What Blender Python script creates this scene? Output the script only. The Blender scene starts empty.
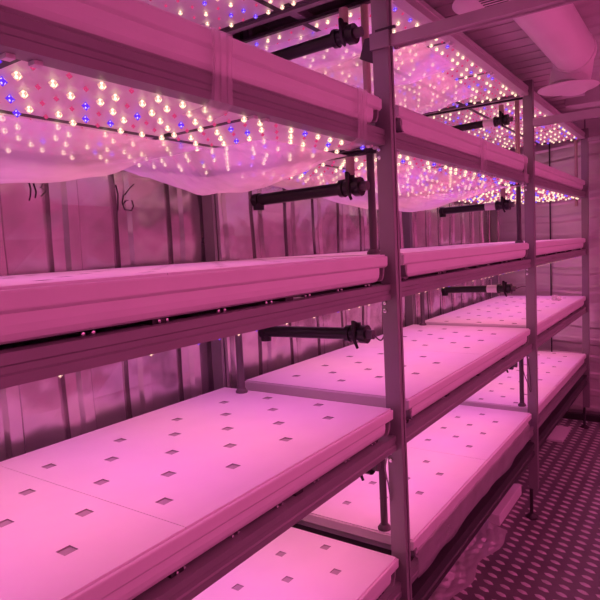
import bpy, bmesh, math, random
from mathutils import Vector, Matrix
random.seed(7)
S = 0.78          # metres per layout unit
ZF = 2.094        # floor lies this far below the eye, in layout units
C = bpy.context.scene.collection
PI = math.pi
def P(x, y, z): return Vector((x*S, y*S, (z+ZF)*S))

# ---------------------------------------------------------------- materials
def nodes(name):
    m = bpy.data.materials.new(name); m.use_nodes = True
    nt = m.node_tree; nt.nodes.clear()
    out = nt.nodes.new('ShaderNodeOutputMaterial')
    return m, nt, out
def pbr(name, col, rough=0.5, metal=0.0, noise=0.06, nscale=9.0, bump=0.0, bscale=30.0, stretch=(1,1,1), spec=0.5, rvar=0.0, bdetail=3):
    m, nt, out = nodes(name)
    b = nt.nodes.new('ShaderNodeBsdfPrincipled')
    b.inputs['Roughness'].default_value = rough; b.inputs['Metallic'].default_value = metal
    b.inputs['Specular IOR Level'].default_value = spec
    tc = nt.nodes.new('ShaderNodeTexCoord'); mp = nt.nodes.new('ShaderNodeMapping')
    mp.inputs['Scale'].default_value = stretch
    nt.links.new(tc.outputs['Object'], mp.inputs['Vector'])
    n = nt.nodes.new('ShaderNodeTexNoise'); n.inputs['Scale'].default_value = nscale; n.inputs['Detail'].default_value = 5
    nt.links.new(mp.outputs[0], n.inputs['Vector'])
    r = nt.nodes.new('ShaderNodeValToRGB')
    r.color_ramp.elements[0].position = 0.3; r.color_ramp.elements[1].position = 0.7
    r.color_ramp.elements[0].color = tuple(c*(1-noise) for c in col)+(1,)
    r.color_ramp.elements[1].color = tuple(min(1, c*(1+noise)) for c in col)+(1,)
    nt.links.new(n.outputs['Fac'], r.inputs['Fac']); nt.links.new(r.outputs['Color'], b.inputs['Base Color'])
    if rvar:
        mr = nt.nodes.new('ShaderNodeMapRange')
        mr.inputs['To Min'].default_value = rough-rvar; mr.inputs['To Max'].default_value = rough+rvar
        nt.links.new(n.outputs['Fac'], mr.inputs['Value']); nt.links.new(mr.outputs[0], b.inputs['Roughness'])
    if bump:
        n2 = nt.nodes.new('ShaderNodeTexNoise'); n2.inputs['Scale'].default_value = bscale; n2.inputs['Detail'].default_value = bdetail
        nt.links.new(mp.outputs[0], n2.inputs['Vector'])
        bp = nt.nodes.new('ShaderNodeBump'); bp.inputs['Strength'].default_value = bump; bp.inputs['Distance'].default_value = 0.02
        nt.links.new(n2.outputs['Fac'], bp.inputs['Height']); nt.links.new(bp.outputs[0], b.inputs['Normal'])
    nt.links.new(b.outputs[0], out.inputs[0])
    return m
def emit(name, col, strength):
    m, nt, out = nodes(name)
    e = nt.nodes.new('ShaderNodeEmission'); e.inputs['Color'].default_value = col+(1,); e.inputs['Strength'].default_value = strength
    nt.links.new(e.outputs[0], out.inputs[0]); m.cycles.emission_sampling = 'NONE'
    return m
def film_mat(name, clear):
    m, nt, out = nodes(name)
    t = nt.nodes.new('ShaderNodeBsdfTransparent'); t.inputs[0].default_value = (0.97, 0.97, 0.97, 1)
    d = nt.nodes.new('ShaderNodeBsdfDiffuse'); d.inputs[0].default_value = (0.9, 0.88, 0.88, 1)
    tr = nt.nodes.new('ShaderNodeBsdfTranslucent'); tr.inputs[0].default_value = (0.9, 0.88, 0.88, 1)
    g = nt.nodes.new('ShaderNodeBsdfGlossy'); g.inputs['Roughness'].default_value = 0.22; g.inputs[0].default_value = (0.9, 0.9, 0.9, 1)
    tc = nt.nodes.new('ShaderNodeTexCoord')
    n = nt.nodes.new('ShaderNodeTexNoise'); n.inputs['Scale'].default_value = 11; n.inputs['Detail'].default_value = 4
    mp = nt.nodes.new('ShaderNodeMapping'); mp.inputs['Scale'].default_value = (2.2, 0.6, 1)
    nt.links.new(tc.outputs['Object'], mp.inputs[0]); nt.links.new(mp.outputs[0], n.inputs['Vector'])
    bp = nt.nodes.new('ShaderNodeBump'); bp.inputs['Strength'].default_value = 0.5; bp.inputs['Distance'].default_value = 0.02
    nt.links.new(n.outputs['Fac'], bp.inputs['Height'])
    for q in (d, tr, g): nt.links.new(bp.outputs[0], q.inputs['Normal'])
    m1 = nt.nodes.new('ShaderNodeMixShader'); m1.inputs[0].default_value = 0.55
    nt.links.new(d.outputs[0], m1.inputs[1]); nt.links.new(tr.outputs[0], m1.inputs[2])
    m2 = nt.nodes.new('ShaderNodeMixShader'); m2.inputs[0].default_value = 0.18
    nt.links.new(m1.outputs[0], m2.inputs[1]); nt.links.new(g.outputs[0], m2.inputs[2])
    m3 = nt.nodes.new('ShaderNodeMixShader')
    mr = nt.nodes.new('ShaderNodeMapRange'); mr.inputs['To Min'].default_value = clear-0.14; mr.inputs['To Max'].default_value = clear+0.14
    nt.links.new(n.outputs['Fac'], mr.inputs['Value']); nt.links.new(mr.outputs[0], m3.inputs[0])
    nt.links.new(m2.outputs[0], m3.inputs[1]); nt.links.new(t.outputs[0], m3.inputs[2])
    nt.links.new(m3.outputs[0], out.inputs[0])
    return m
M = dict(
    pvc=pbr('white_pvc', (0.80, 0.78, 0.78), 0.42, noise=0.02),
    lid=pbr('white_lid_board', (0.86, 0.85, 0.85), 0.55, noise=0.02),
    hole=pbr('hole_interior', (0.40, 0.37, 0.38), 0.6),
    steel=pbr('grey_rack_steel', (0.29, 0.275, 0.28), 0.45, 0.25, noise=0.05),
    arm=pbr('pale_galvanised_steel', (0.56, 0.53, 0.54), 0.45, 0.25, noise=0.05),
    rail=pbr('grey_rail_steel', (0.27, 0.255, 0.26), 0.5, 0.2, noise=0.05),
    dark=pbr('dark_steel', (0.05, 0.045, 0.048), 0.5, 0.2),
    black=pbr('black_plastic', (0.012, 0.011, 0.012), 0.35),
    board=pbr('white_led_board', (0.82, 0.80, 0.80), 0.4, noise=0.015),
    chrome=pbr('bright_screw', (0.8, 0.8, 0.8), 0.22, 1.0),
    pipe=pbr('tan_pipe', (0.58, 0.44, 0.38), 0.45),
    gpipe=pbr('dark_grey_pipe', (0.12, 0.10, 0.11), 0.45),
    wall=pbr('crinkled_steel', (0.62, 0.57, 0.585), 0.24, 0.92, noise=0.16, nscale=5, bump=1.0, bscale=5.0, rvar=0.07, bdetail=1.6),
    farwall=pbr('wavy_steel', (0.80, 0.74, 0.75), 0.36, 0.6, noise=0.12, nscale=4, bump=0.6, bscale=2.4, stretch=(0.6, 1, 2.6), rvar=0.08),
    floor=pbr('checker_plate_steel', (0.24, 0.22, 0.225), 0.42, 0.45, noise=0.15, nscale=3, bump=0.15, bscale=60),
    tread=pbr('pale_tread_steel', (0.80, 0.75, 0.76), 0.40, 0.3, noise=0.15, nscale=5),  # raised lozenges in a paler colour than the plate
    ceil=pbr('painted_ceiling', (0.56, 0.53, 0.535), 0.6, noise=0.05),
    duct=pbr('white_duct', (0.88, 0.85, 0.85), 0.4, noise=0.03, nscale=4),
    disc=pbr('white_diffuser', (0.85, 0.83, 0.83), 0.4, noise=0.02),
    wallp=pbr('painted_wall', (0.5, 0.47, 0.48), 0.6),
    ink=pbr('black_marker_ink', (0.02, 0.012, 0.015), 0.6),
    cable=pbr('cable_sheath', (0.10, 0.07, 0.08), 0.5),
    film=film_mat('plastic_film', 0.42), film_strip=film_mat('plastic_film_strip', 0.62), film_floor=film_mat('crumpled_film', 0.28),
    w_hot=emit('led_cream_core', (1.0, 0.88, 0.58), 2.0), w_rim=emit('led_cream_glare', (1.0, 0.48, 0.42), 1.0),
    b_hot=emit('led_violet_core', (0.75, 0.50, 1.0), 1.6), b_rim=emit('led_violet_halo', (0.17, 0.03, 1.0), 1.0),
    r_hot=emit('led_red_core', (1.0, 0.22, 0.42), 0.9), r_rim=emit('led_red_rim', (0.85, 0.06, 0.24), 0.75),
)
ML = list(M.items())

# ---------------------------------------------------------------- geometry helper (layout units)
class MB:
    def __init__(s): s.v = []; s.f = []; s.mi = []; s.mats = []
    def m(s, mat):
        if mat not in s.mats: s.mats.append(mat)
        return s.mats.index(mat)
    def add(s, vs, fs, mat):
        o = len(s.v); k = s.m(mat)
        s.v += [tuple(v) for v in vs]
        for f in fs: s.f.append(tuple(i+o for i in f)); s.mi.append(k)
    def box(s, x0, x1, y0, y1, z0, z1, mat):
        vs = [(x, y, z) for z in (z0, z1) for y in (y0, y1) for x in (x0, x1)]
        s.add(vs, [(0,2,3,1),(4,5,7,6),(0,1,5,4),(2,6,7,3),(0,4,6,2),(1,3,7,5)], mat); return s
    def prism(s, prof, a0, a1, mat, axis='y', cap=True):
        n = len(prof)
        mk = {'y': lambda p, t: (p[0], t, p[1]), 'x': lambda p, t: (t, p[0], p[1]), 'z': lambda p, t: (p[0], p[1], t)}[axis]
        vs = [mk(p, a0) for p in prof]+[mk(p, a1) for p in prof]
        fs = [(i, (i+1) % n, n+(i+1) % n, n+i) for i in range(n)]
        if cap: fs += [tuple(range(n-1, -1, -1)), tuple(range(n, 2*n))]
        s.add(vs, fs, mat); return s
    def tube(s, pts, r, mat, n=14, cap=True):
        pts = [Vector(p) for p in pts]; rings = []
        rr = r if isinstance(r, (list, tuple)) else [r]*len(pts)
        prev = None
        for i, p in enumerate(pts):
            t = (pts[min(i+1, len(pts)-1)]-pts[max(i-1, 0)]).normalized()
            if prev is None:
                a = Vector((0,0,1)) if abs(t.z) < .9 else Vector((1,0,0))
                u = t.cross(a).normalized()
            else:
                u = (prev-t*prev.dot(t)).normalized()
            prev = u; w = t.cross(u)
            rings.append([p+(u*math.cos(2*PI*k/n)+w*math.sin(2*PI*k/n))*rr[i] for k in range(n)])
        vs = [v for q in rings for v in q]; fs = []
        for i in range(len(pts)-1):
            for k in range(n):
                a = i*n+k; b = i*n+(k+1) % n
                fs.append((a, b, b+n, a+n))
        if cap: fs += [tuple(range(n-1, -1, -1)), tuple((len(pts)-1)*n+k for k in range(n))]
        s.add(vs, fs, mat); return s
    def disc(s, c, rz, mat, n=40, axis='z'):   # lathe about axis through c: list of (r, h)
        vs = []; fs = []
        for r, h in rz:
            for k in range(n):
                a = 2*PI*k/n
                q = (r*math.cos(a), r*math.sin(a), h)
                if axis == 'x': q = (q[2], q[0], q[1])
                if axis == 'y': q = (q[0], q[2], q[1])
                vs.append((c[0]+q[0], c[1]+q[1], c[2]+q[2]))
        for i in range(len(rz)-1):
            for k in range(n):
                a = i*n+k; b = i*n+(k+1) % n
                fs.append((a, b, b+n, a+n))
        fs += [tuple(range(n-1, -1, -1)), tuple((len(rz)-1)*n+k for k in range(n))]
        s.add(vs, fs, mat); return s
    def grid(s, fn, nu, nv, mat):
        vs = [fn(i/nu, j/nv) for i in range(nu+1) for j in range(nv+1)]
        fs = [(i*(nv+1)+j, (i+1)*(nv+1)+j, (i+1)*(nv+1)+j+1, i*(nv+1)+j+1) for i in range(nu) for j in range(nv)]
        s.add(vs, fs, mat); return s
    def mesh(s, name, base, smooth=False, fixn=True):
        me = bpy.data.meshes.new(name)
        b = Vector(base)
        me.from_pydata([tuple((Vector(v)-b)*S) for v in s.v], [], s.f)
        for k in s.mats: me.materials.append(M[k])
        me.polygons.foreach_set('material_index', s.mi)
        if fixn:
            bm = bmesh.new(); bm.from_mesh(me); bmesh.ops.recalc_face_normals(bm, faces=bm.faces); bm.to_mesh(me); bm.free()
        if smooth:
            me.polygons.foreach_set('use_smooth', [True]*len(me.polygons))
            me.set_sharp_from_angle(angle=math.radians(38))
        me.update()
        return me
    def build(s, name, parent=None, base=None, smooth=False, bevel=0, fixn=True):
        if base is None: base = parent['_b'] if parent is not None and '_b' in parent else (0, 0, -ZF)
        me = s.mesh(name, base, smooth, fixn)
        o = bpy.data.objects.new(name, me); C.objects.link(o)
        if parent is not None:
            o.parent = parent; o.location = (Vector(base)-Vector(parent['_b']))*S if '_b' in parent else (0,0,0)
        else: o.location = P(*base)
        o['_b'] = tuple(base)
        if bevel:
            md = o.modifiers.new('bevel', 'BEVEL'); md.width = bevel*S; md.segments = 2; md.limit_method = 'ANGLE'
        return o
def tag(o, label=None, cat=None, group=None, kind=None):
    if label: o['label'] = label
    if cat: o['category'] = cat
    if group: o['group'] = group
    if kind: o['kind'] = kind
    return o
def thing(name, base, label, cat, group=None):
    o = bpy.data.objects.new(name, None); C.objects.link(o); o.empty_display_size = 0.05
    o.location = P(*base); o['_b'] = tuple(base)
    return tag(o, label, cat, group)

# ---------------------------------------------------------------- layout
T = {0: -1.268, 1: -0.650, 2: -0.040, 3: 0.555}         # tray top heights, bottom to top
TOPZ = 1.160                                           # same level for the overhead frame that has no tray
LEV = {0: T[0], 1: T[1], 2: T[2], 3: T[3], 4: TOPZ}
BAY = [(-0.20, 2.035), (2.185, 4.275), (4.405, 6.690)]
POST = [(-0.30, -0.255), (2.052, 2.097), (4.328, 4.373), (6.712, 6.757)]
BAYN = ['near', 'middle', 'far']
TRAYN = ['bottom', 'second lowest', 'second highest', 'top']
WX = -1.0; WEND = 7.1; WR = 2.06; WNEAR = -1.15; CZ = 1.235
XB = -0.90                                            # rear edge of the trays

# ---------------------------------------------------------------- setting
def struct(o): o['kind'] = 'structure'; return o
fl = MB(); fl.box(WX-.05, WR+.05, WNEAR-.05, WEND+.05, -ZF-.05, -ZF, 'floor')
def lozenge(cx, cy, ang, L=.038, w=.0150, h=.0055):
    ca, sa = math.cos(ang), math.sin(ang)
    pts = [(-L, 0), (-L*.45, -w), (L*.45, -w), (L, 0), (L*.45, w), (-L*.45, w)]
    vs = [(cx+a*ca-b*sa, cy+a*sa+b*ca, -ZF) for a, b in pts]+[(cx+(a*ca-b*sa)*.62, cy+(a*sa+b*ca)*.62, -ZF+h) for a, b in pts]
    fl.add(vs, [(i, (i+1) % 6, 6+(i+1) % 6, 6+i) for i in range(6)]+[(6,7,8,9,10,11)], 'tread')
for i in range(31):
    for j in range(96):
        x = -.955+i*.1; y = -1.08+j*.0855
        if x < WR-.03: lozenge(x, y, math.radians(-22))
struct(fl.build('floor', base=(0,0,-ZF)))
# left wall: corrugated sheet (grooves and shallow ribs), profile along y
prof = []
y = WNEAR; k0 = 1.245-.3*9
pts = [(WNEAR, 0)]
for k in range(40):
    a = k0+.3*k
    for dy, dx in ((-.016, 0), (-.012, -.024), (.012, -.024), (.016, 0), (.064, 0), (.078, .016), (.122, .016), (.136, 0)):
        yy = a+dy
        if WNEAR < yy < WEND: pts.append((yy, dx))
pts.append((WEND, 0))
wl = MB()
nz = 26
def wall_x(yy, z): return .004*math.sin(yy*9.1+z*5)+.003*math.sin(z*13+yy*3.3)
vs = []
for yy, dx in pts:
    for j in range(nz+1):
        z = -ZF+(CZ+ZF)*j/nz
        vs.append((WX+dx+wall_x(yy, z), yy, z))
fs = [(i*(nz+1)+j, (i+1)*(nz+1)+j, (i+1)*(nz+1)+j+1, i*(nz+1)+j+1) for i in range(len(pts)-1) for j in range(nz)]
wl.add(vs, fs, 'wall')
wl.box(WX-.10, WX-.045, WNEAR, WEND, -ZF, CZ, 'wall')
wall_left = struct(wl.build('wall_left', base=(WX, 3, -ZF)))
def stroke(name, pts, mat='ink', r=.0018, label=None):
    b = MB(); b.tube([(WX+wall_x(a, z)+(.002 if a < 1.612 else .0175), a, z) for a, z in pts], r, mat, 6)
    o = b.build(name, wall_left)
    if label: o['label'] = label
    return o
stroke('handwriting', [(1.566, .302), (1.572, .265), (1.567, .225), (1.563, .195)], label='black handwritten digit 1')
stroke('handwriting', [(1.650, .308), (1.625, .29), (1.600, .26), (1.590, .228), (1.600, .200), (1.622, .196), (1.636, .215), (1.630, .238), (1.610, .240), (1.594, .222)], label='black handwritten digit 6')
stroke('handwriting', [(1.186, .29), (1.191, .265), (1.188, .24), (1.182, .222)], label='black handwritten strokes')
stroke('handwriting', [(1.203, .285), (1.211, .255), (1.206, .232)], label='black handwritten strokes')
stroke('handwriting', [(1.222, .305), (1.243, .292), (1.229, .272), (1.246, .258), (1.228, .24)], label='black handwritten strokes')
# end wall: horizontally ribbed steel with one vertical joint
we = MB()
zs = []
z = -ZF
prof = [(-ZF, 0)]
k = 0
while z < CZ-.2:
    for dz, dy in ((.05, 0), (.075, -.006), (.12, -.006), (.145, 0)): prof.append((z+dz, dy))
    z += .2
prof.append((CZ, 0))
nx = 40
vs = []
for i in range(nx+1):
    x = WX-.05+(WR-WX+.1)*i/nx
    for z, dy in prof: vs.append((x, WEND+dy+.006*math.sin(x*7+z*4), z+.022*math.sin(x*5+z*2) if -ZF < z < CZ else z))
n = len(prof)
we.add(vs, [(i*n+j, (i+1)*n+j, (i+1)*n+j+1, i*n+j+1) for i in range(nx) for j in range(n-1)], 'farwall')
we.box(WX-.05, WR+.05, WEND+.04, WEND+.1, -ZF, CZ, 'farwall')
struct(we.build('wall_end', base=(.5, WEND, -ZF)))
struct(MB().box(-.425, -.412, WEND-.034, WEND-.028, -ZF+.01, CZ-.01, 'dark').build('trim_1', base=(-.42, WEND-.03, -ZF)))
struct(MB().box(WR, WR+.05, WNEAR, WEND, -ZF, CZ, 'wallp').build('wall_right', base=(WR, 3, -ZF)))
struct(MB().box(WX-.05, WR+.05, WNEAR-.05, WNEAR, -ZF, CZ, 'wallp').build('wall_near', base=(.5, WNEAR, -ZF)))
ce = MB(); ce.box(WX-.05, WR+.05, WNEAR-.05, WEND+.05, CZ+.012, CZ+.06, 'ceil')
y = WNEAR
while y < WEND:                                      # shallow corrugations run across the container
    ce.prism([(y, CZ+.012), (y+.02, CZ), (y+.13, CZ), (y+.15, CZ+.012)], WX, WR, 'ceil', 'x'); y += .19
struct(ce.build('ceiling', base=(.5, 3, CZ)))
struct(MB().box(.02, WR, 5.52, 5.72, 1.10, CZ, 'ceil').build('trim_2', base=(1, 5.6, 1.10), bevel=.006))
struct(MB().box(WX+.03, WR, WEND-.10, WEND-.04, -ZF, -ZF+.07, 'dark').build('baseboard_end', base=(.5, WEND-.07, -ZF)))

# ---------------------------------------------------------------- rack frame
def rail_prof(x, zb, d):     # C channel, d = +1 opens to the rear
    t = .006; w = .05
    return [(x, zb), (x, zb+.020), (x-d*.004, zb+.024), (x-d*.004, zb+.036), (x, zb+.040), (x, zb+.0605), (x-d*w, zb+.0605), (x-d*w, zb+.0545), (x-d*t, zb+.0545), (x-d*t, zb+.006), (x-d*w, zb+.006), (x-d*w, zb)]
def rack(side, label, detail):
    # side +1: front face at x = 0; -1: mirrored rack across the aisle, built at x' = 1.07 - x ... (front face x = 1.09)
    fx = (lambda x: x) if side > 0 else (lambda x: 1.09-x)
    r = thing('steel_rack', (fx(-.45), 3.2, -ZF), label, 'rack')
    def B(x0, x1, *a):
        x0, x1 = sorted((fx(x0), fx(x1))); return (x0, x1)+a
    for i, (y0, y1) in enumerate(POST):
        for px0, px1, fr in ((-.040, .025, 1), (-.985, -.920, 0)):
            zt = 1.085 if (i < 3 or not fr) else CZ-.005
            b = MB()
            if fr:      # aluminium style profile with a groove in the aisle face
                t = .016; g = .012
                ym = y0+.026
                pr = [(px0, y0), (px1, y0), (px1, ym-t*.3), (px1-g, ym-t*.3), (px1-g, ym+t*.3), (px1, ym+t*.3), (px1, y1), (px0, y1)]
            else:
                ym = (y0+y1)/2
                pr = [(px0, y0), (px1, y0), (px1, ym-.005), (px1-.012, ym-.005), (px1-.012, ym+.005), (px1, ym+.005), (px1, y1), (px0, y1)]
            b.prism([(fx(a), c) for a, c in pr], -1.86, min(zt, 1.085), 'steel', 'z')
            p = b.build('post', r)
            f = MB(); cx, cy = fx((px0+px1)/2-.02), (y0+y1)/2
            f.tube([(cx, cy, -1.87), (cx, cy, -ZF+.03)], .013, 'dark', 12)
            f.disc((cx, cy, -ZF), [(.045, 0), (.045, .012), (.022, .030), (.016, .036)], 'dark', 20)
            f.build('foot', p, smooth=True)
            if fr and i == 3:
                MB().tube([(fx(-.005), cy, 1.08), (fx(-.005), cy, CZ-.003)], .008, 'steel', 8).build('hanger_rod', p)
            if detail and fr and i in (1, 2):
                for lv in range(0, 4):
                    for dz in (.19, .222):
                        MB().disc((-.026, y0-.001, LEV[lv]-dz), [(.0085, 0), (.0085, -.005), (.005, -.006)], 'chrome', 10, 'y').build('bolt', p)
    for j in range(3):
        y0, y1 = POST[j][1], POST[j+1][0]
        for lv in range(5):
            zb = LEV[lv]-.1775
            MB().prism([(fx(a), c) for a, c in rail_prof(0.0, zb, 1)], y0, y1, 'rail' if lv < 4 else 'arm').build('rail', r)
            MB().prism([(fx(a), c) for a, c in rail_prof(-.985, zb, -1)], y0, y1, 'rail').build('rail', r)
            if lv == 4: MB().box(*B(-.47, -.43, y0-.05, y1+.05, zb+.02, zb+.05), 'steel').build('middle_rail', r)
            else:
                n = 5           # cross slats the tray rests on
                for q in range(n):
                    yy = y0+.12+(y1-y0-.24)*q/(n-1)
                    MB().box(*B(-.955, -.03, yy-.02, yy+.02, zb+.0605, zb+.0722), 'dark').build('slat', r)
        MB().prism([(fx(a), c) for a, c in ((.005, -1.60), (.005, -1.572), (-.002, -1.566), (-.002, -1.545), (.005, -1.54), (.005, -1.505), (-.05, -1.505), (-.05, -1.60))], y0, y1, 'dark').build('base_rail', r)
        MB().box(*B(-.985, -.935, y0, y1, -1.60, -1.505), 'dark').build('base_rail', r)
    for i, (y0, y1) in enumerate(POST):
        for lv in range(5):
            zb = LEV[lv]-.1775
            MB().box(*B(-.920, -.040, y0+.006, y1-.006, zb+.004, zb+.05), 'dark' if lv < 4 else 'steel').build('cross_beam', r)
        MB().box(*B(-.920, -.040, y0+.004, y1-.004, -1.60, -1.53), 'dark').build('cross_beam', r)
    return r
main_rack = rack(1, 'grey steel shelving rack with four tiers of white grow trays along the corrugated left wall', True)
def P_child(parent, b, name, **k): return b.build(name, parent, **k)
# tie arms across the aisle at the top of the posts
for i, za in ((1, .742), (2, .770), (3, .955)):
    y0, y1 = POST[i]
    b = MB(); hh = (0, .040, .050, .035)[i]
    pr = [(y0+.002, za), (y0+.012, za), (y0+.012, za+.008), (y0+.050, za+.008), (y0+.050, za), (y0+.060, za), (y0+.060, za+hh), (y0+.002, za+hh)]
    b.prism(pr, .025, 1.065, 'arm', 'x')
    a = b.build('tie_arm', main_rack)
    if i == 1:
        MB().box(-.045, .034, y0-.012, y0+.001, za-.006, za+.055, 'steel').box(-.02, .06, y0-.012, y0+.0, za+.056, za+.064, 'dark').build('clamp_plate', a)
        MB().disc((.05, y0+.03, za-.002), [(.010, 0), (.010, -.008), (.006, -.010)], 'chrome', 12).build('bolt', a)
        MB().prism([(-.10, za-.02), (-.041, za-.05), (-.041, za+.05), (-.075, za+.05)], y0+.006, y0+.02, 'dark').build('gusset', a)

# ---------------------------------------------------------------- grow trays
def tray(lv, j, x_of=lambda x: x, label='', group='white grow trays on the rack', detail=True):
    y0, y1 = BAY[j]; zt = LEV[lv]
    base = (x_of(-.45), (y0+y1)/2, zt-.105)
    t = thing('grow_tray', base, label, 'tray', group)
    xf = 0.0; xb = XB
    lipz = zt-.006
    b = MB()          # thick rolled lip, step, lower body curving in
    # body without the lip overhang at both ends
    e = .052
    body = [(xf-.010, zt-.045), (xf-.010, zt-.070), (xf-.013, zt-.086), (xf-.021, zt-.099), (xf-.032, zt-.105)]
    bl = body+[(xb+(xf-a), c) for a, c in body][::-1]
    b.prism([(x_of(a), c) for a, c in bl], y0+e, y1-e, 'pvc')
    lip = [(xf, lipz), (xf+.001, lipz-.006), (xf, zt-.042), (xf-.006, zt-.047), (xf-.010, zt-.050)]
    ll = lip+[(xb+(xf-a), c) for a, c in lip][::-1]
    b.prism([(x_of(a), c) for a, c in ll], y0, y1, 'pvc')
    o = b.build('trough', t, bevel=.003)
    # two lids with square planting holes, shallow cups whose dark interior is put into a grey colour
    ymid = y0+.52*(y1-y0) if j == 0 else (y0+y1)/2
    ymid = .915 if j == 0 else ymid
    for (a0, a1) in ((y0+.006, ymid-.0012), (ymid+.0012, y1-.006)):
        p = .1375; h = .0175
        cols = [-.167-.134*k for k in range(5)] if detail else []
        first = (a0+a1)/2-p*3.5
        rows = [(a0+a1)/2+p*(k-3.5) for k in range(8)] if detail else []
        rows = [q for q in rows if a0+.04 < q < a1-.04]
        xs = sorted(set([xf-.008, xb+.008]+[c-h for c in cols]+[c+h for c in cols]))
        ys = sorted(set([a0, a1]+[q-h for q in rows]+[q+h for q in rows]))
        lb = MB()
        vs = [(x_of(x), yy, zt) for x in xs for yy in ys]
        ny = len(ys); top = []; 
        def ishole(i, k):
            cx = (xs[i]+xs[i+1])/2; cy = (ys[k]+ys[k+1])/2
            for ci, c in enumerate(cols):
                for ri, q in enumerate(rows):
                    if abs(c-cx) < .004 and abs(q-cy) < .004: return (ci+ri) % 2 == 0
            return False
        for i in range(len(xs)-1):
            for k in range(ny-1):
                if not ishole(i, k): top.append((i*ny+k, (i+1)*ny+k, (i+1)*ny+k+1, i*ny+k+1))
        lb.add(vs, top, 'lid')
        for i in range(len(xs)-1):
            for k in range(ny-1):
                if ishole(i, k):
                    q = [(xs[i], ys[k]), (xs[i+1], ys[k]), (xs[i+1], ys[k+1]), (xs[i], ys[k+1])]
                    vv = [(x_of(a), c, zt) for a, c in q]+[(x_of(a), c, zt-.0042) for a, c in q]
                    lb.add(vv, [(0,1,5,4), (1,2,6,5), (2,3,7,6), (3,0,4,7), (4,5,6,7)], 'hole')
        X0, X1 = xs[0], xs[-1]
        q = [(X0, a0), (X1, a0), (X1, a1), (X0, a1)]
        lb.add([(x_of(a), c, zt) for a, c in q]+[(x_of(a), c, zt-.0058) for a, c in q], [(0,1,5,4), (1,2,6,5), (2,3,7,6), (3,0,4,7), (4,5,6,7)], 'lid')
        lb.build('lid', t)
    if detail:
        for yy in (y0+.018, y1-.018):
            n = 7; s_ = 1 if yy < (y0+y1)/2 else -1
            arc = [(yy+s_*.030*(1-math.cos(PI/2*k/n)), zt-.050-.050*math.sin(PI/2*k/n)) for k in range(n+1)]
            pr = arc+[(a+s_*.012, c) for a, c in arc[::-1]]
            MB().prism(pr, -.035, -.006, 'steel', 'x').build('end_bracket', t)
    return t
for lv in range(4):
    for j in range(3):
        lab = ['long white plastic grow tray with square-holed lids, %s tier, %s bay of the rack' % (TRAYN[lv], BAYN[j])][0]
        tray(lv, j, label=lab)

# screws in the dark slot between rails and trays
for lv in (1, 2, 0):
    for j in range(3):
        y0, y1 = POST[j][1], POST[j+1][0]
        n = 11 if j == 0 else 6
        for q in range(n):
            yy = y0+.16+(y1-y0-.3)*q/(n-1)
            b = MB()
            for d in (-.012, .012): b.disc((-.030, yy+d, LEV[lv]-.111), [(.0045, 0), (.0045, .004), (.002, .005)], 'chrome', 8, 'x')
            b.build('screw_pair', main_rack)

# ---------------------------------------------------------------- LED boards
XC = [(-.0535, -.435), (-.465, -.925)]
def led_mesh(kind):
    b = MB()
    nm = {'w': ('w_rim', 'w_hot'), 'b': ('b_rim', 'b_hot'), 'r': ('r_rim', 'r_hot')}[kind]
    r = {'w': .0130, 'b': .0125, 'r': .0080}[kind]
    h = r*.86; n = 8 if kind == 'w' else 4                # star glare of the LED shaped as a glowing double cone round a bright core
    k_ = .58 if kind == 'w' else 1
    sp = [(r*(1 if i % 2 == 0 else k_)*math.cos(2*PI*i/n), r*(1 if i % 2 == 0 else k_)*math.sin(2*PI*i/n)) for i in range(n)]
    b.add([(x, y, -h) for x, y in sp]+[(0, 0, 0), (0, 0, -2*h)],
          [(i, (i+1) % n, n) for i in range(n)]+[((i+1) % n, i, n+1) for i in range(n)], nm[0])
    rc = {'w': .0080, 'b': .0076, 'r': .0046}[kind]
    b.disc((0, 0, -h), [(rc*math.sin(PI*q/6), -rc*math.cos(PI*q/6)) for q in range(1, 6)], nm[1], 8)
    return b
led_me = {k: led_mesh(k).mesh('led_'+k, (0,0,0)) for k in 'wbr'}
led_mb = {k: led_mesh(k) for k in 'wbr'}
PAT = ['wrwbrwrw', 'rwrrwbwr', 'wbwrwrrw', 'rwrwrbwr', 'bwrwrwrw', 'rwbrwrrw', 'wrrwbrwr', 'wbrwrwrw', 'rwrbwrwr']
TINT = [(.98, .25, .40), (.70, .125, .70), (.98, .22, .45), (.74, .14, .66), (1.0, .26, .40), (.70, .125, .70)]
OPPTINT = (1.0, .120, .43)
PW = 0.46
board_me = {}
LVN = {1: 'under the second lowest tray', 2: 'under the second highest tray', 3: 'under the top tray', 4: 'overhead above the top tray'}
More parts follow.
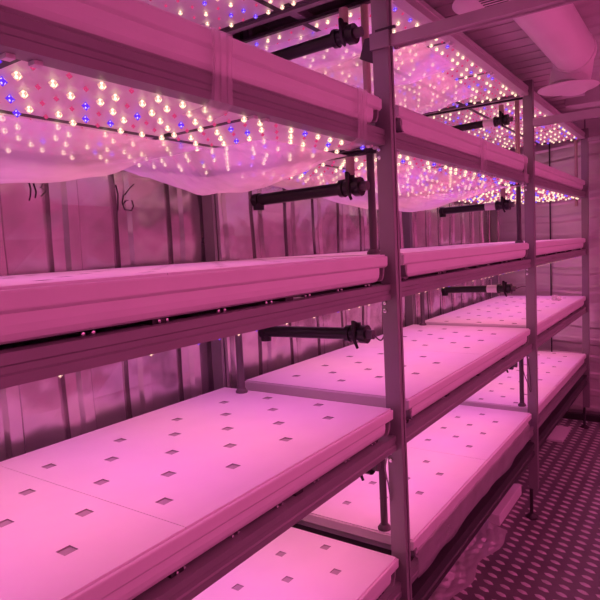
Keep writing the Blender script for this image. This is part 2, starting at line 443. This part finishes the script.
def led_board(lv, j, c, q, x_of=lambda x: x, mode='led', group='white LED grow boards'):
    y0, y1 = BAY[j]
    yy = [-.083, .624, 1.325, 2.02] if j == 0 else [y0+.02+(y1-y0-.03)*k/3 for k in range(4)]
    a0, a1 = yy[q]+.012, yy[q+1]-.012
    xa, xb = XC[c]
    zb = LEV[lv]-.1775+.004
    base = (x_of((xa+xb)/2), (a0+a1)/2, zb)
    lab = '%s %s, %s bay, %s row, %s' % ('white LED grow board' if mode != 'none' else 'across-aisle LED board', LVN[lv], BAYN[j], ('front', 'rear')[c], ('nearest of three', 'second of three', 'farthest of three')[q])
    t = thing('led_board', base, lab, 'grow light', group)
    X0, X1 = sorted((x_of(xa), x_of(xb)))
    MB().box(X0, X1, a0, a1, zb, zb+.008, 'board').build('board_panel', t)
    nr = 9 if j < 2 else 9
    x0 = xa-.0095
    merged = MB()
    for i in range(7):
        for k in range(nr):
            x = x0-(.0567 if c == 0 else .0675)*i; y = a0+.024+(a1-a0-.048)*k/(nr-1)
            kd = PAT[(k+q*4+c*2) % 9][(i+j+q*3+lv) % 8]
            if random.random() < .12: kd = random.choice('wrwb')
            if mode == 'led':
                o = bpy.data.objects.new('led', led_me[kd]); C.objects.link(o); o.parent = t
                o.location = (Vector((x_of(x), y, zb-.0002))-Vector(base))*S
                if kd == 'b': o['label'] = 'violet blue LED'
                elif kd == 'r': o['label'] = 'dim red LED'
                else: o['label'] = 'cream white LED'
            elif mode == 'merged':
                m_ = led_mb[kd]
                o_ = len(merged.v)
                for n_ in m_.mats: merged.m(n_)
                merged.v += [(v[0]+x_of(x), v[1]+y, v[2]+zb-.0002) for v in m_.v]
                for f, mi in zip(m_.f, m_.mi): merged.f.append(tuple(e+o_ for e in f)); merged.mi.append(merged.mats.index(m_.mats[mi]))
    if mode == 'merged': merged.build('led_chips', t)['kind'] = 'stuff'
    # small connector block with leads
    MB().box(x_of(xb+.05)-.012, x_of(xb+.05)+.012, a1-.02, a1-.004, zb-.010, zb-.0005, 'black').build('connector', t)
    for h in (0, 1):
        ld = bpy.data.lights.new('board_light', 'AREA'); ld.shape = 'RECTANGLE'
        ld.size = (xa-xb-.03)*S; ld.size_y = ((a1-a0)/2-.02)*S
        ld.color = TINT[(2*q+h+j+lv) % 6] if mode != 'none' else OPPTINT; ld.energy = PW*(.61 if mode != 'none' else 1.05)
        ld.spread = math.radians(120 if mode != 'none' else 170)     # the lenses narrow the beam
        lo = bpy.data.objects.new('board_light', ld); C.objects.link(lo); lo.parent = t
        lo.location = (Vector((x_of((xa+xb)/2), a0+(a1-a0)*(.25+.5*h), zb-.006))-Vector(base))*S
    return t
for lv in (1, 2, 3, 4):
    for j in range(3):
        for c in (0, 1):
            for q in range(3):
                led_board(lv, j, c, q, mode=('led' if (lv >= 3 and j < 2) else 'merged'))
# the twin rack across the aisle, behind and beside the camera
OPP = lambda x: 1.09-x
rack(-1, 'grey steel shelving rack across the aisle, along the right wall, beside the camera', False)
for lv in range(4):
    for j in range(3):
        tray(lv, j, OPP, 'white grow tray of the rack across the aisle, %s tier, %s bay' % (TRAYN[lv], BAYN[j]), 'grow trays across the aisle', False)
for lv in (1, 2, 3, 4):
    for j in range(3):
        for c in (0, 1):
            for q in range(3): led_board(lv, j, c, q, OPP, 'none', 'LED boards across the aisle')
# dark bars that carry the boards, one frame per bay and level
for lv in (1, 2, 3, 4):
    for j in range(3):
        zb = LEV[lv]-.1775
        y0, y1 = BAY[j]
        yy = [-.083, .624, 1.325, 2.02] if j == 0 else [y0+.02+(y1-y0-.03)*k/3 for k in range(4)]
        t = thing('board_carrier', (-.38, (yy[0]+yy[3])/2, zb-.02), 'dark bar grid holding the LED boards %s, %s bay' % (LVN[lv], BAYN[j]), 'frame', 'bar grids behind the LED boards')
        for x in (-.45,):
            MB().box(x-.013, x+.013, yy[0], yy[3], zb+.0035, zb+.016, 'dark').build('long_bar', t)
        for y in yy:
            MB().box(-.93, -.051, y-.0112, y+.0112, zb+.003, zb+.0155, 'dark').build('cross_bar', t)
            if lv >= 3 and j < 2:
                for d in (-.027, .027):
                    MB().box(-.048, -.028, y+d-.009, y+d+.009, zb-.009, zb-.0005, 'board').build('clip', t)

# ---------------------------------------------------------------- drain manifolds and stand pipes at the joints
def manifold(j, lv):
    yj = POST[j+1][1]+.055
    zz = {4: .86, 3: .245, 2: -.378, 1: -.955}[lv]
    xr = -.735 if j == 0 else -.70
    t = thing('drain_manifold', (-.45, yj, zz-.04), 'black drain pipe crossing the rack %s, at the %s joint' % ({4: 'above the top tray', 3: 'below the top tray', 2: 'below the second highest tray', 1: 'below the second lowest tray'}[lv], 'nearer' if j == 0 else 'farther'), 'pipe', 'black cross pipes with valves')
    R = .027
    MB().tube([(xr+.02, yj, zz-.008), (-.235, yj, zz)], R, 'black', 16).build('pipe', t, smooth=True)
    MB().tube([(xr+.03, yj, zz-.010), (xr, yj, zz-.010)], .034, 'black', 16).tube([(xr+.018, yj, zz-.01), (xr+.018, yj, zz-.055)], [.028, .026], 'black', 12).build('elbow', t, smooth=True)
    v = MB()
    v.tube([(-.265, yj, zz), (-.245, yj, zz)], .038, 'black', 12).tube([(-.245, yj, zz), (-.175, yj, zz)], .030, 'black', 14).tube([(-.195, yj, zz), (-.165, yj, zz)], .040, 'black', 12)
    v.tube([(-.215, yj, zz), (-.215, yj, zz+.05)], .018, 'black', 10)
    vo = v.build('valve', t, smooth=True)
    h = MB(); h.tube([(-.215, yj-.005, zz+.045), (-.215, yj-.03, zz+.058), (-.205, yj-.045, zz-.02), (-.19, yj-.045, zz-.055)], [.010, .010, .008, .006], 'black', 8)
    h.build('handle', vo, smooth=True)
    MB().tube([(-.166, yj, zz), (-.135, yj, zz)], .020, 'gpipe', 12).build('hose_clamp', t, smooth=True)
    if lv in (3, 4):
        top = {3: .37, 4: .97}[lv]
        MB().tube([(-.215, yj, zz+.05), (-.215, yj, top)], .019, 'pipe', 12).build('riser', t, smooth=True)
    if j == 1:
        MB().tube([(-.345, yj, zz-.001), (-.268, yj, zz-.001)], .0285, 'pvc', 14).build('sleeve', t, smooth=True)['label'] = 'white sleeve'
    return t
for j in (0, 1):
    for lv in (4, 3, 2, 1): manifold(j, lv)
tiers = [('overhead frame', 'top tray'), ('top tray', 'second highest tray'), ('second highest tray', 'second lowest tray'), ('second lowest tray', 'bottom tray')]
for j in (0, 1):
    yj = BAY[j+1][0]+.035 if j == 0 else BAY[j+1][0]+.03
    for k, lv in enumerate((3, 2, 1, 0)):
        if lv == 1: continue
        z0 = LEV[lv]; z1 = LEV[lv+1]-.13 if lv != 3 else 1.0
        mt = 'pipe' if lv == 3 else 'gpipe'
        px = -.155 if j == 0 else -.105
        t = thing('standpipe', (px, yj, z0), '%s upright pipe standing on the %s, at the %s joint' % ('tan' if lv == 3 else 'dark grey', TRAYN[lv]+' tray', 'nearer' if j == 0 else 'farther'), 'pipe', 'upright pipes at the tray ends')
        MB().tube([(px, yj, z0+.012), (px, yj, z1)], .0165, mt, 14).build('pipe', t, smooth=True)
        MB().disc((px, yj, z0+.0005), [(.030, 0), (.030, .008), (.019, .022)], 'gpipe' if lv != 3 else 'pipe', 16).build('flange', t, smooth=True)
for j, (x, y) in enumerate(((-.745, 1.985), (-.80, 4.245))):
    t = thing('standpipe', (x, y, T[1]), 'dark grey upright pipe at the rear of the second lowest tray, %s joint' % ('nearer' if j == 0 else 'farther'), 'pipe', 'rear upright pipes')
    MB().tube([(x, y, T[1]+.012), (x, y, T[2]-.13)], .0165, 'gpipe', 14).build('pipe', t, smooth=True)
    MB().disc((x, y, T[1]+.0005), [(.028, 0), (.028, .008), (.019, .02)], 'gpipe', 16).build('flange', t, smooth=True)
t = thing('standpipe', (-.10, 6.79, T[3]), 'tan upright pipe at the far end post, above the top tray', 'pipe')
MB().tube([(-.10, 6.79, .30), (-.10, 6.79, .96)], .016, 'pipe', 12).build('pipe', t, smooth=True)
MB().tube([(-.10, 6.79, .96), (-.10, 6.79, .985)], .024, 'pipe', 12).build('collar', t, smooth=True)

# ---------------------------------------------------------------- plastic film
def wob(u, v, s): return .010*math.sin(9*u+s)*math.sin(7*v+2*s)+.006*math.sin(21*u+5*v+s)+.004*math.sin(33*v+11*u+2*s)
def pouch(name, x0, x1, y0, y1, zt, sag, seed, label, px=.75, py=.75, skew=0.0):
    def fn(u, v):
        x = x0+(x1-x0)*u; y = y0+(y1-y0)*v+skew*(u-.5)
        e = max(0, math.sin(PI*u))**px*max(0, math.sin(PI*v))**py
        return (x, y, zt-sag*e+wob(u, v, seed)*min(1, 3*e)*.7)
    b = MB().grid(fn, 36, 36, 'film')
    o = b.build(name, base=((x0+x1)/2, (y0+y1)/2, zt-sag), smooth=True, fixn=False)
    return tag(o, label, 'plastic film', 'protective film hanging under the LED boards')
zC = LEV[3]-.1775-.026; zD = LEV[4]-.1775-.026
pouch('plastic_film', -.93, -.37, .36, 1.40, zC, .120, 1.0, 'sagging clear plastic film under the top tray lights, near bay, nearest of two', skew=.12)
pouch('plastic_film', -.90, -.14, 1.47, 2.00, zC, .120, 2.3, 'sagging clear plastic film under the top tray lights, near bay, farther of two', skew=.02)
pouch('plastic_film', -.93, -.10, 2.42, 4.20, zC, .150, 3.1, 'sagging clear plastic film under the top tray lights, middle bay')
pouch('plastic_film', -.90, -.12, 2.70, 3.25, zD, .085, 4.4, 'sagging clear plastic film under the overhead lights, middle bay, nearer of two')
pouch('plastic_film', -.92, -.22, 3.27, 3.95, zD, .120, 5.2, 'sagging clear plastic film under the overhead lights, middle bay, farther of two')
pouch('plastic_film', -.90, -.10, .72, 1.45, zD, .110, 6.0, 'sagging clear plastic film under the overhead lights, near bay')
pouch('plastic_film', -.90, -.20, 2.26, 2.66, zD, .070, 7.0, 'short sagging plastic film under the overhead lights beside the nearer joint')
def wrap(y, w, label, seed, lv=3):
    T3 = LEV[lv]
    path = [(-.05, T3+.004), (-.01, T3+.005), (.006, T3-.004), (.007, T3-.046), (.006, T3-.09), (.006, T3-.14), (.006, T3-.18), (-.02, T3-.197), (-.08, T3-.205)]
    def fn(u, v):
        k = u*(len(path)-1); i = min(int(k), len(path)-2); f = k-i
        x = path[i][0]*(1-f)+path[i+1][0]*f; z = path[i][1]*(1-f)+path[i+1][1]*f
        g = 1-.35*math.sin(PI*u)
        return (x+.0025+.0025*math.sin(19*v+seed), y+(v-.5)*w*g+.012*math.sin(3*u+seed), z)
    b = MB().grid(fn, 24, 10, 'film_strip')
    return tag(b.build('film_strip', base=(0, y, T3-.2), smooth=True, fixn=False), label, 'plastic film', 'film strips wrapped around the top trays')
wrap(1.12, .11, 'clear film strip wrapped round the near top tray, nearest the camera', 1)
wrap(1.86, .10, 'clear film strip wrapped round the near top tray, beside the front post', 2)
wrap(3.26, .16, 'clear film strip wrapped round the middle of the second top tray', 3)
wrap(4.19, .13, 'clear film strip wrapped round the middle top tray at its far end', 4)
# film over the bottom rail and on the floor
def skirt(u, v):
    y = 2.2+1.95*u
    z = -1.312-(.125+.012*math.sin(11*u)+.008*math.sin(27*u+1))*v
    return (.008+.004*math.sin(23*u+3*v)**2, y, z)
tag(MB().grid(skirt, 60, 8, 'film_strip').build('film_skirt', base=(0, 3.2, -1.45), smooth=True, fixn=False), 'crumpled clear film hanging over the bottom rail of the middle bay', 'plastic film')
def crum(u, v):
    y = 2.30+1.75*v; x = -.70+.56*u+.035*math.sin(9*v)+.02*math.sin(23*v+1)
    h = .010+.030*abs(math.sin(9*u+7*v))*abs(math.sin(13*v-5*u+1))+.016*abs(math.sin(27*u+22*v))+.010*abs(math.sin(51*v-33*u))
    h *= min(1, 4*u+.1, 4*(1-u)+.1)
    return (x+.02*math.sin(14*v), y, -ZF+.006+h)
tag(MB().grid(crum, 50, 120, 'film_floor').build('crumpled_film', base=(-.4, 3.2, -ZF), smooth=True, fixn=False), 'crumpled clear plastic film lying on the checker plate floor below the middle bay', 'plastic film')
tag(MB().box(-.62, -.19, 4.10, 4.72, -ZF, -ZF+.085, 'lid').build('foam_block', base=(-.4, 4.4, -ZF), bevel=.006), 'low white foam block on the floor below the rack, beside the crumpled film', 'block')
tag(MB().box(-.60, -.135, 6.12, 6.60, -ZF+.006, -ZF+.03, 'lid').build('foam_sheet', base=(-.36, 6.36, -ZF+.006), bevel=.004), 'small white board lying on the floor below the far bay', 'sheet')
cb = MB()
def ball(u, v):
    a = 2*PI*u; p = PI*v; r = .03*(1+.35*math.sin(5*a+3*p)*math.sin(4*p)+.2*math.sin(9*a))
    return (-.20+r*math.sin(p)*math.cos(a)*1.3, 6.22+r*math.sin(p)*math.sin(a)*1.3, T[1]+.022+r*.8*math.cos(p))
tag(MB().grid(ball, 24, 14, 'film_floor').build('crumpled_wrapper', base=(-.20, 6.22, T[1]), smooth=True, fixn=False), 'small crumpled clear wrapper lying on the second lowest far tray', 'wrapper')
# loose thin wires by the posts
def wire(pts, label, r=.003, mat='cable'):
    P3 = [Vector(p) for p in pts]; out = []
    for i in range(len(P3)-1):
        a, b_, c, d = P3[max(i-1, 0)], P3[i], P3[i+1], P3[min(i+2, len(P3)-1)]
        for k in range(6):
            t = k/6
            out.append(.5*((2*b_)+(-a+c)*t+(2*a-5*b_+4*c-d)*t*t+(-a+3*b_-3*c+d)*t**3))
    out.append(P3[-1])
    return tag(MB().tube(out, r, mat, 6).build('cable', base=tuple(P3[0]), smooth=True), label, 'cable', 'thin loose cables')
wire([(-.05, 4.31, -.80), (-.06, 4.30, -.95), (-.03, 4.305, -1.06), (-.01, 4.31, -1.12), (-.02, 4.315, -.95), (-.045, 4.315, -.82)], 'thin dark cable loop hanging beside the farther front post above the bottom tray')
wire([(-.135, 2.15, -.378), (-.10, 2.148, -.40), (-.07, 2.14, -.36), (-.03, 2.12, -.35)], 'thin dark cable from the black valve to the nearer front post')
wire([(-.135, 4.43, -.378), (-.07, 4.42, -.36), (.0, 4.40, -.385), (.015, 4.385, -.34)], 'thin dark cable from the black valve to the farther front post')
wire([(-.03, 2.04, -.84), (-.045, 2.035, -.90), (-.035, 2.04, -.98), (-.03, 2.045, -1.04)], 'thin pale cable tail hanging at the nearer front post', .003, 'chrome')

# ---------------------------------------------------------------- ceiling equipment
t = thing('round_duct', (.36, 3.0, 1.08), 'white round air duct running under the ceiling above the aisle', 'duct')
RD = .118; cxd = .362; czd = 1.085
MB().tube([(cxd, -.6, czd), (cxd, 1.2, czd), (cxd, 2.6, czd), (cxd, 3.86, czd)], RD, 'duct', 36).build('duct_pipe', t, smooth=True)
b = MB()
b.tube([(cxd, 3.84, czd), (cxd, 3.90, czd)], RD+.006, 'duct', 36)
b.tube([(cxd-.01*k/6*4, 3.90+.12*math.sin(PI/2*k/6), czd-.0-.12*(1-math.cos(PI/2*k/6))) for k in range(7)], RD*.97, 'duct', 30)
b.tube([(cxd-.04, 4.02, 1.0), (cxd-.05, 3.995, .908)], RD*.98, 'duct', 30)
b.build('elbow', t, smooth=True)
MB().disc((.312, 3.985, .90), [(.12, -.005), (.165, -.002), (.175, .004), (.168, .010), (.12, .014)], 'disc', 48).build('outlet_disc', t, smooth=True)
t2 = thing('ceiling_diffuser', (.305, 2.36, .90), 'white oval-looking slotted air outlet under the ceiling, cut by the top of the photo', 'air outlet')
MB().disc((.345, 2.34, .90), [(.10, -.004), (.150, -.002), (.162, .006), (.15, .016), (.11, .035)], 'disc', 48).build('outlet_disc', t2, smooth=True)
sb = MB()
for k in range(7): sb.box(.30, .39, 2.25+.024*k, 2.259+.024*k, .8945, .8975, 'dark')
sb.build('slots', t2)['label'] = 'dark slots'
MB().tube([(.345, 2.34, .93), (.345, 2.34, .985)], .10, 'duct', 28).build('neck', t2, smooth=True)
bx = MB()
bx.box(-.30, .205, -.6, 5.35, 1.13, CZ-.005, 'ceil')
y = -.5
while y < 5.3:
    bx.box(-.298, .203, y, y+.075, 1.124, 1.13, 'ceil'); y += .15
tag(bx.build('ceiling_box', base=(-.05, 2.4, 1.124)), 'long grey ribbed box duct under the ceiling, left of the round duct', 'duct')

# ---------------------------------------------------------------- camera
def rot(yaw, pitch, roll):
    a, b, c = [math.radians(q) for q in (yaw, pitch, roll)]
    f = Vector((-math.sin(a)*math.cos(b), math.cos(a)*math.cos(b), math.sin(b)))
    r = Vector((math.cos(a), math.sin(a), 0)); u = r.cross(f)
    return r*math.cos(c)+u*math.sin(c), -r*math.sin(c)+u*math.cos(c), f
r_, u_, f_ = rot(34.991, -5.0928, -2.905)
cd = bpy.data.cameras.new('camera'); cam = bpy.data.objects.new('camera', cd); C.objects.link(cam)
cd.sensor_width = 36; cd.sensor_fit = 'HORIZONTAL'; cd.lens = 36*576.36/600; cd.clip_start = 0.02
m = Matrix((r_, u_, -f_)).transposed().to_4x4(); m.translation = P(1, 0, 0)
cam.matrix_world = m
sc = bpy.context.scene; sc.camera = cam
w = bpy.data.worlds.new('world'); w.use_nodes = True; sc.world = w
w.node_tree.nodes['Background'].inputs[0].default_value = (.9, .3, .5, 1); w.node_tree.nodes['Background'].inputs[1].default_value = 0.0
sc.view_settings.view_transform = 'Standard'; sc.view_settings.look = 'None'; sc.view_settings.gamma = 1; sc.view_settings.use_curve_mapping = False
sc.view_settings.exposure = 0.0
sc.cycles.max_bounces = 10; sc.cycles.diffuse_bounces = 5; sc.cycles.transparent_max_bounces = 16
for o in bpy.data.objects:
    if '_b' in o: del o['_b']
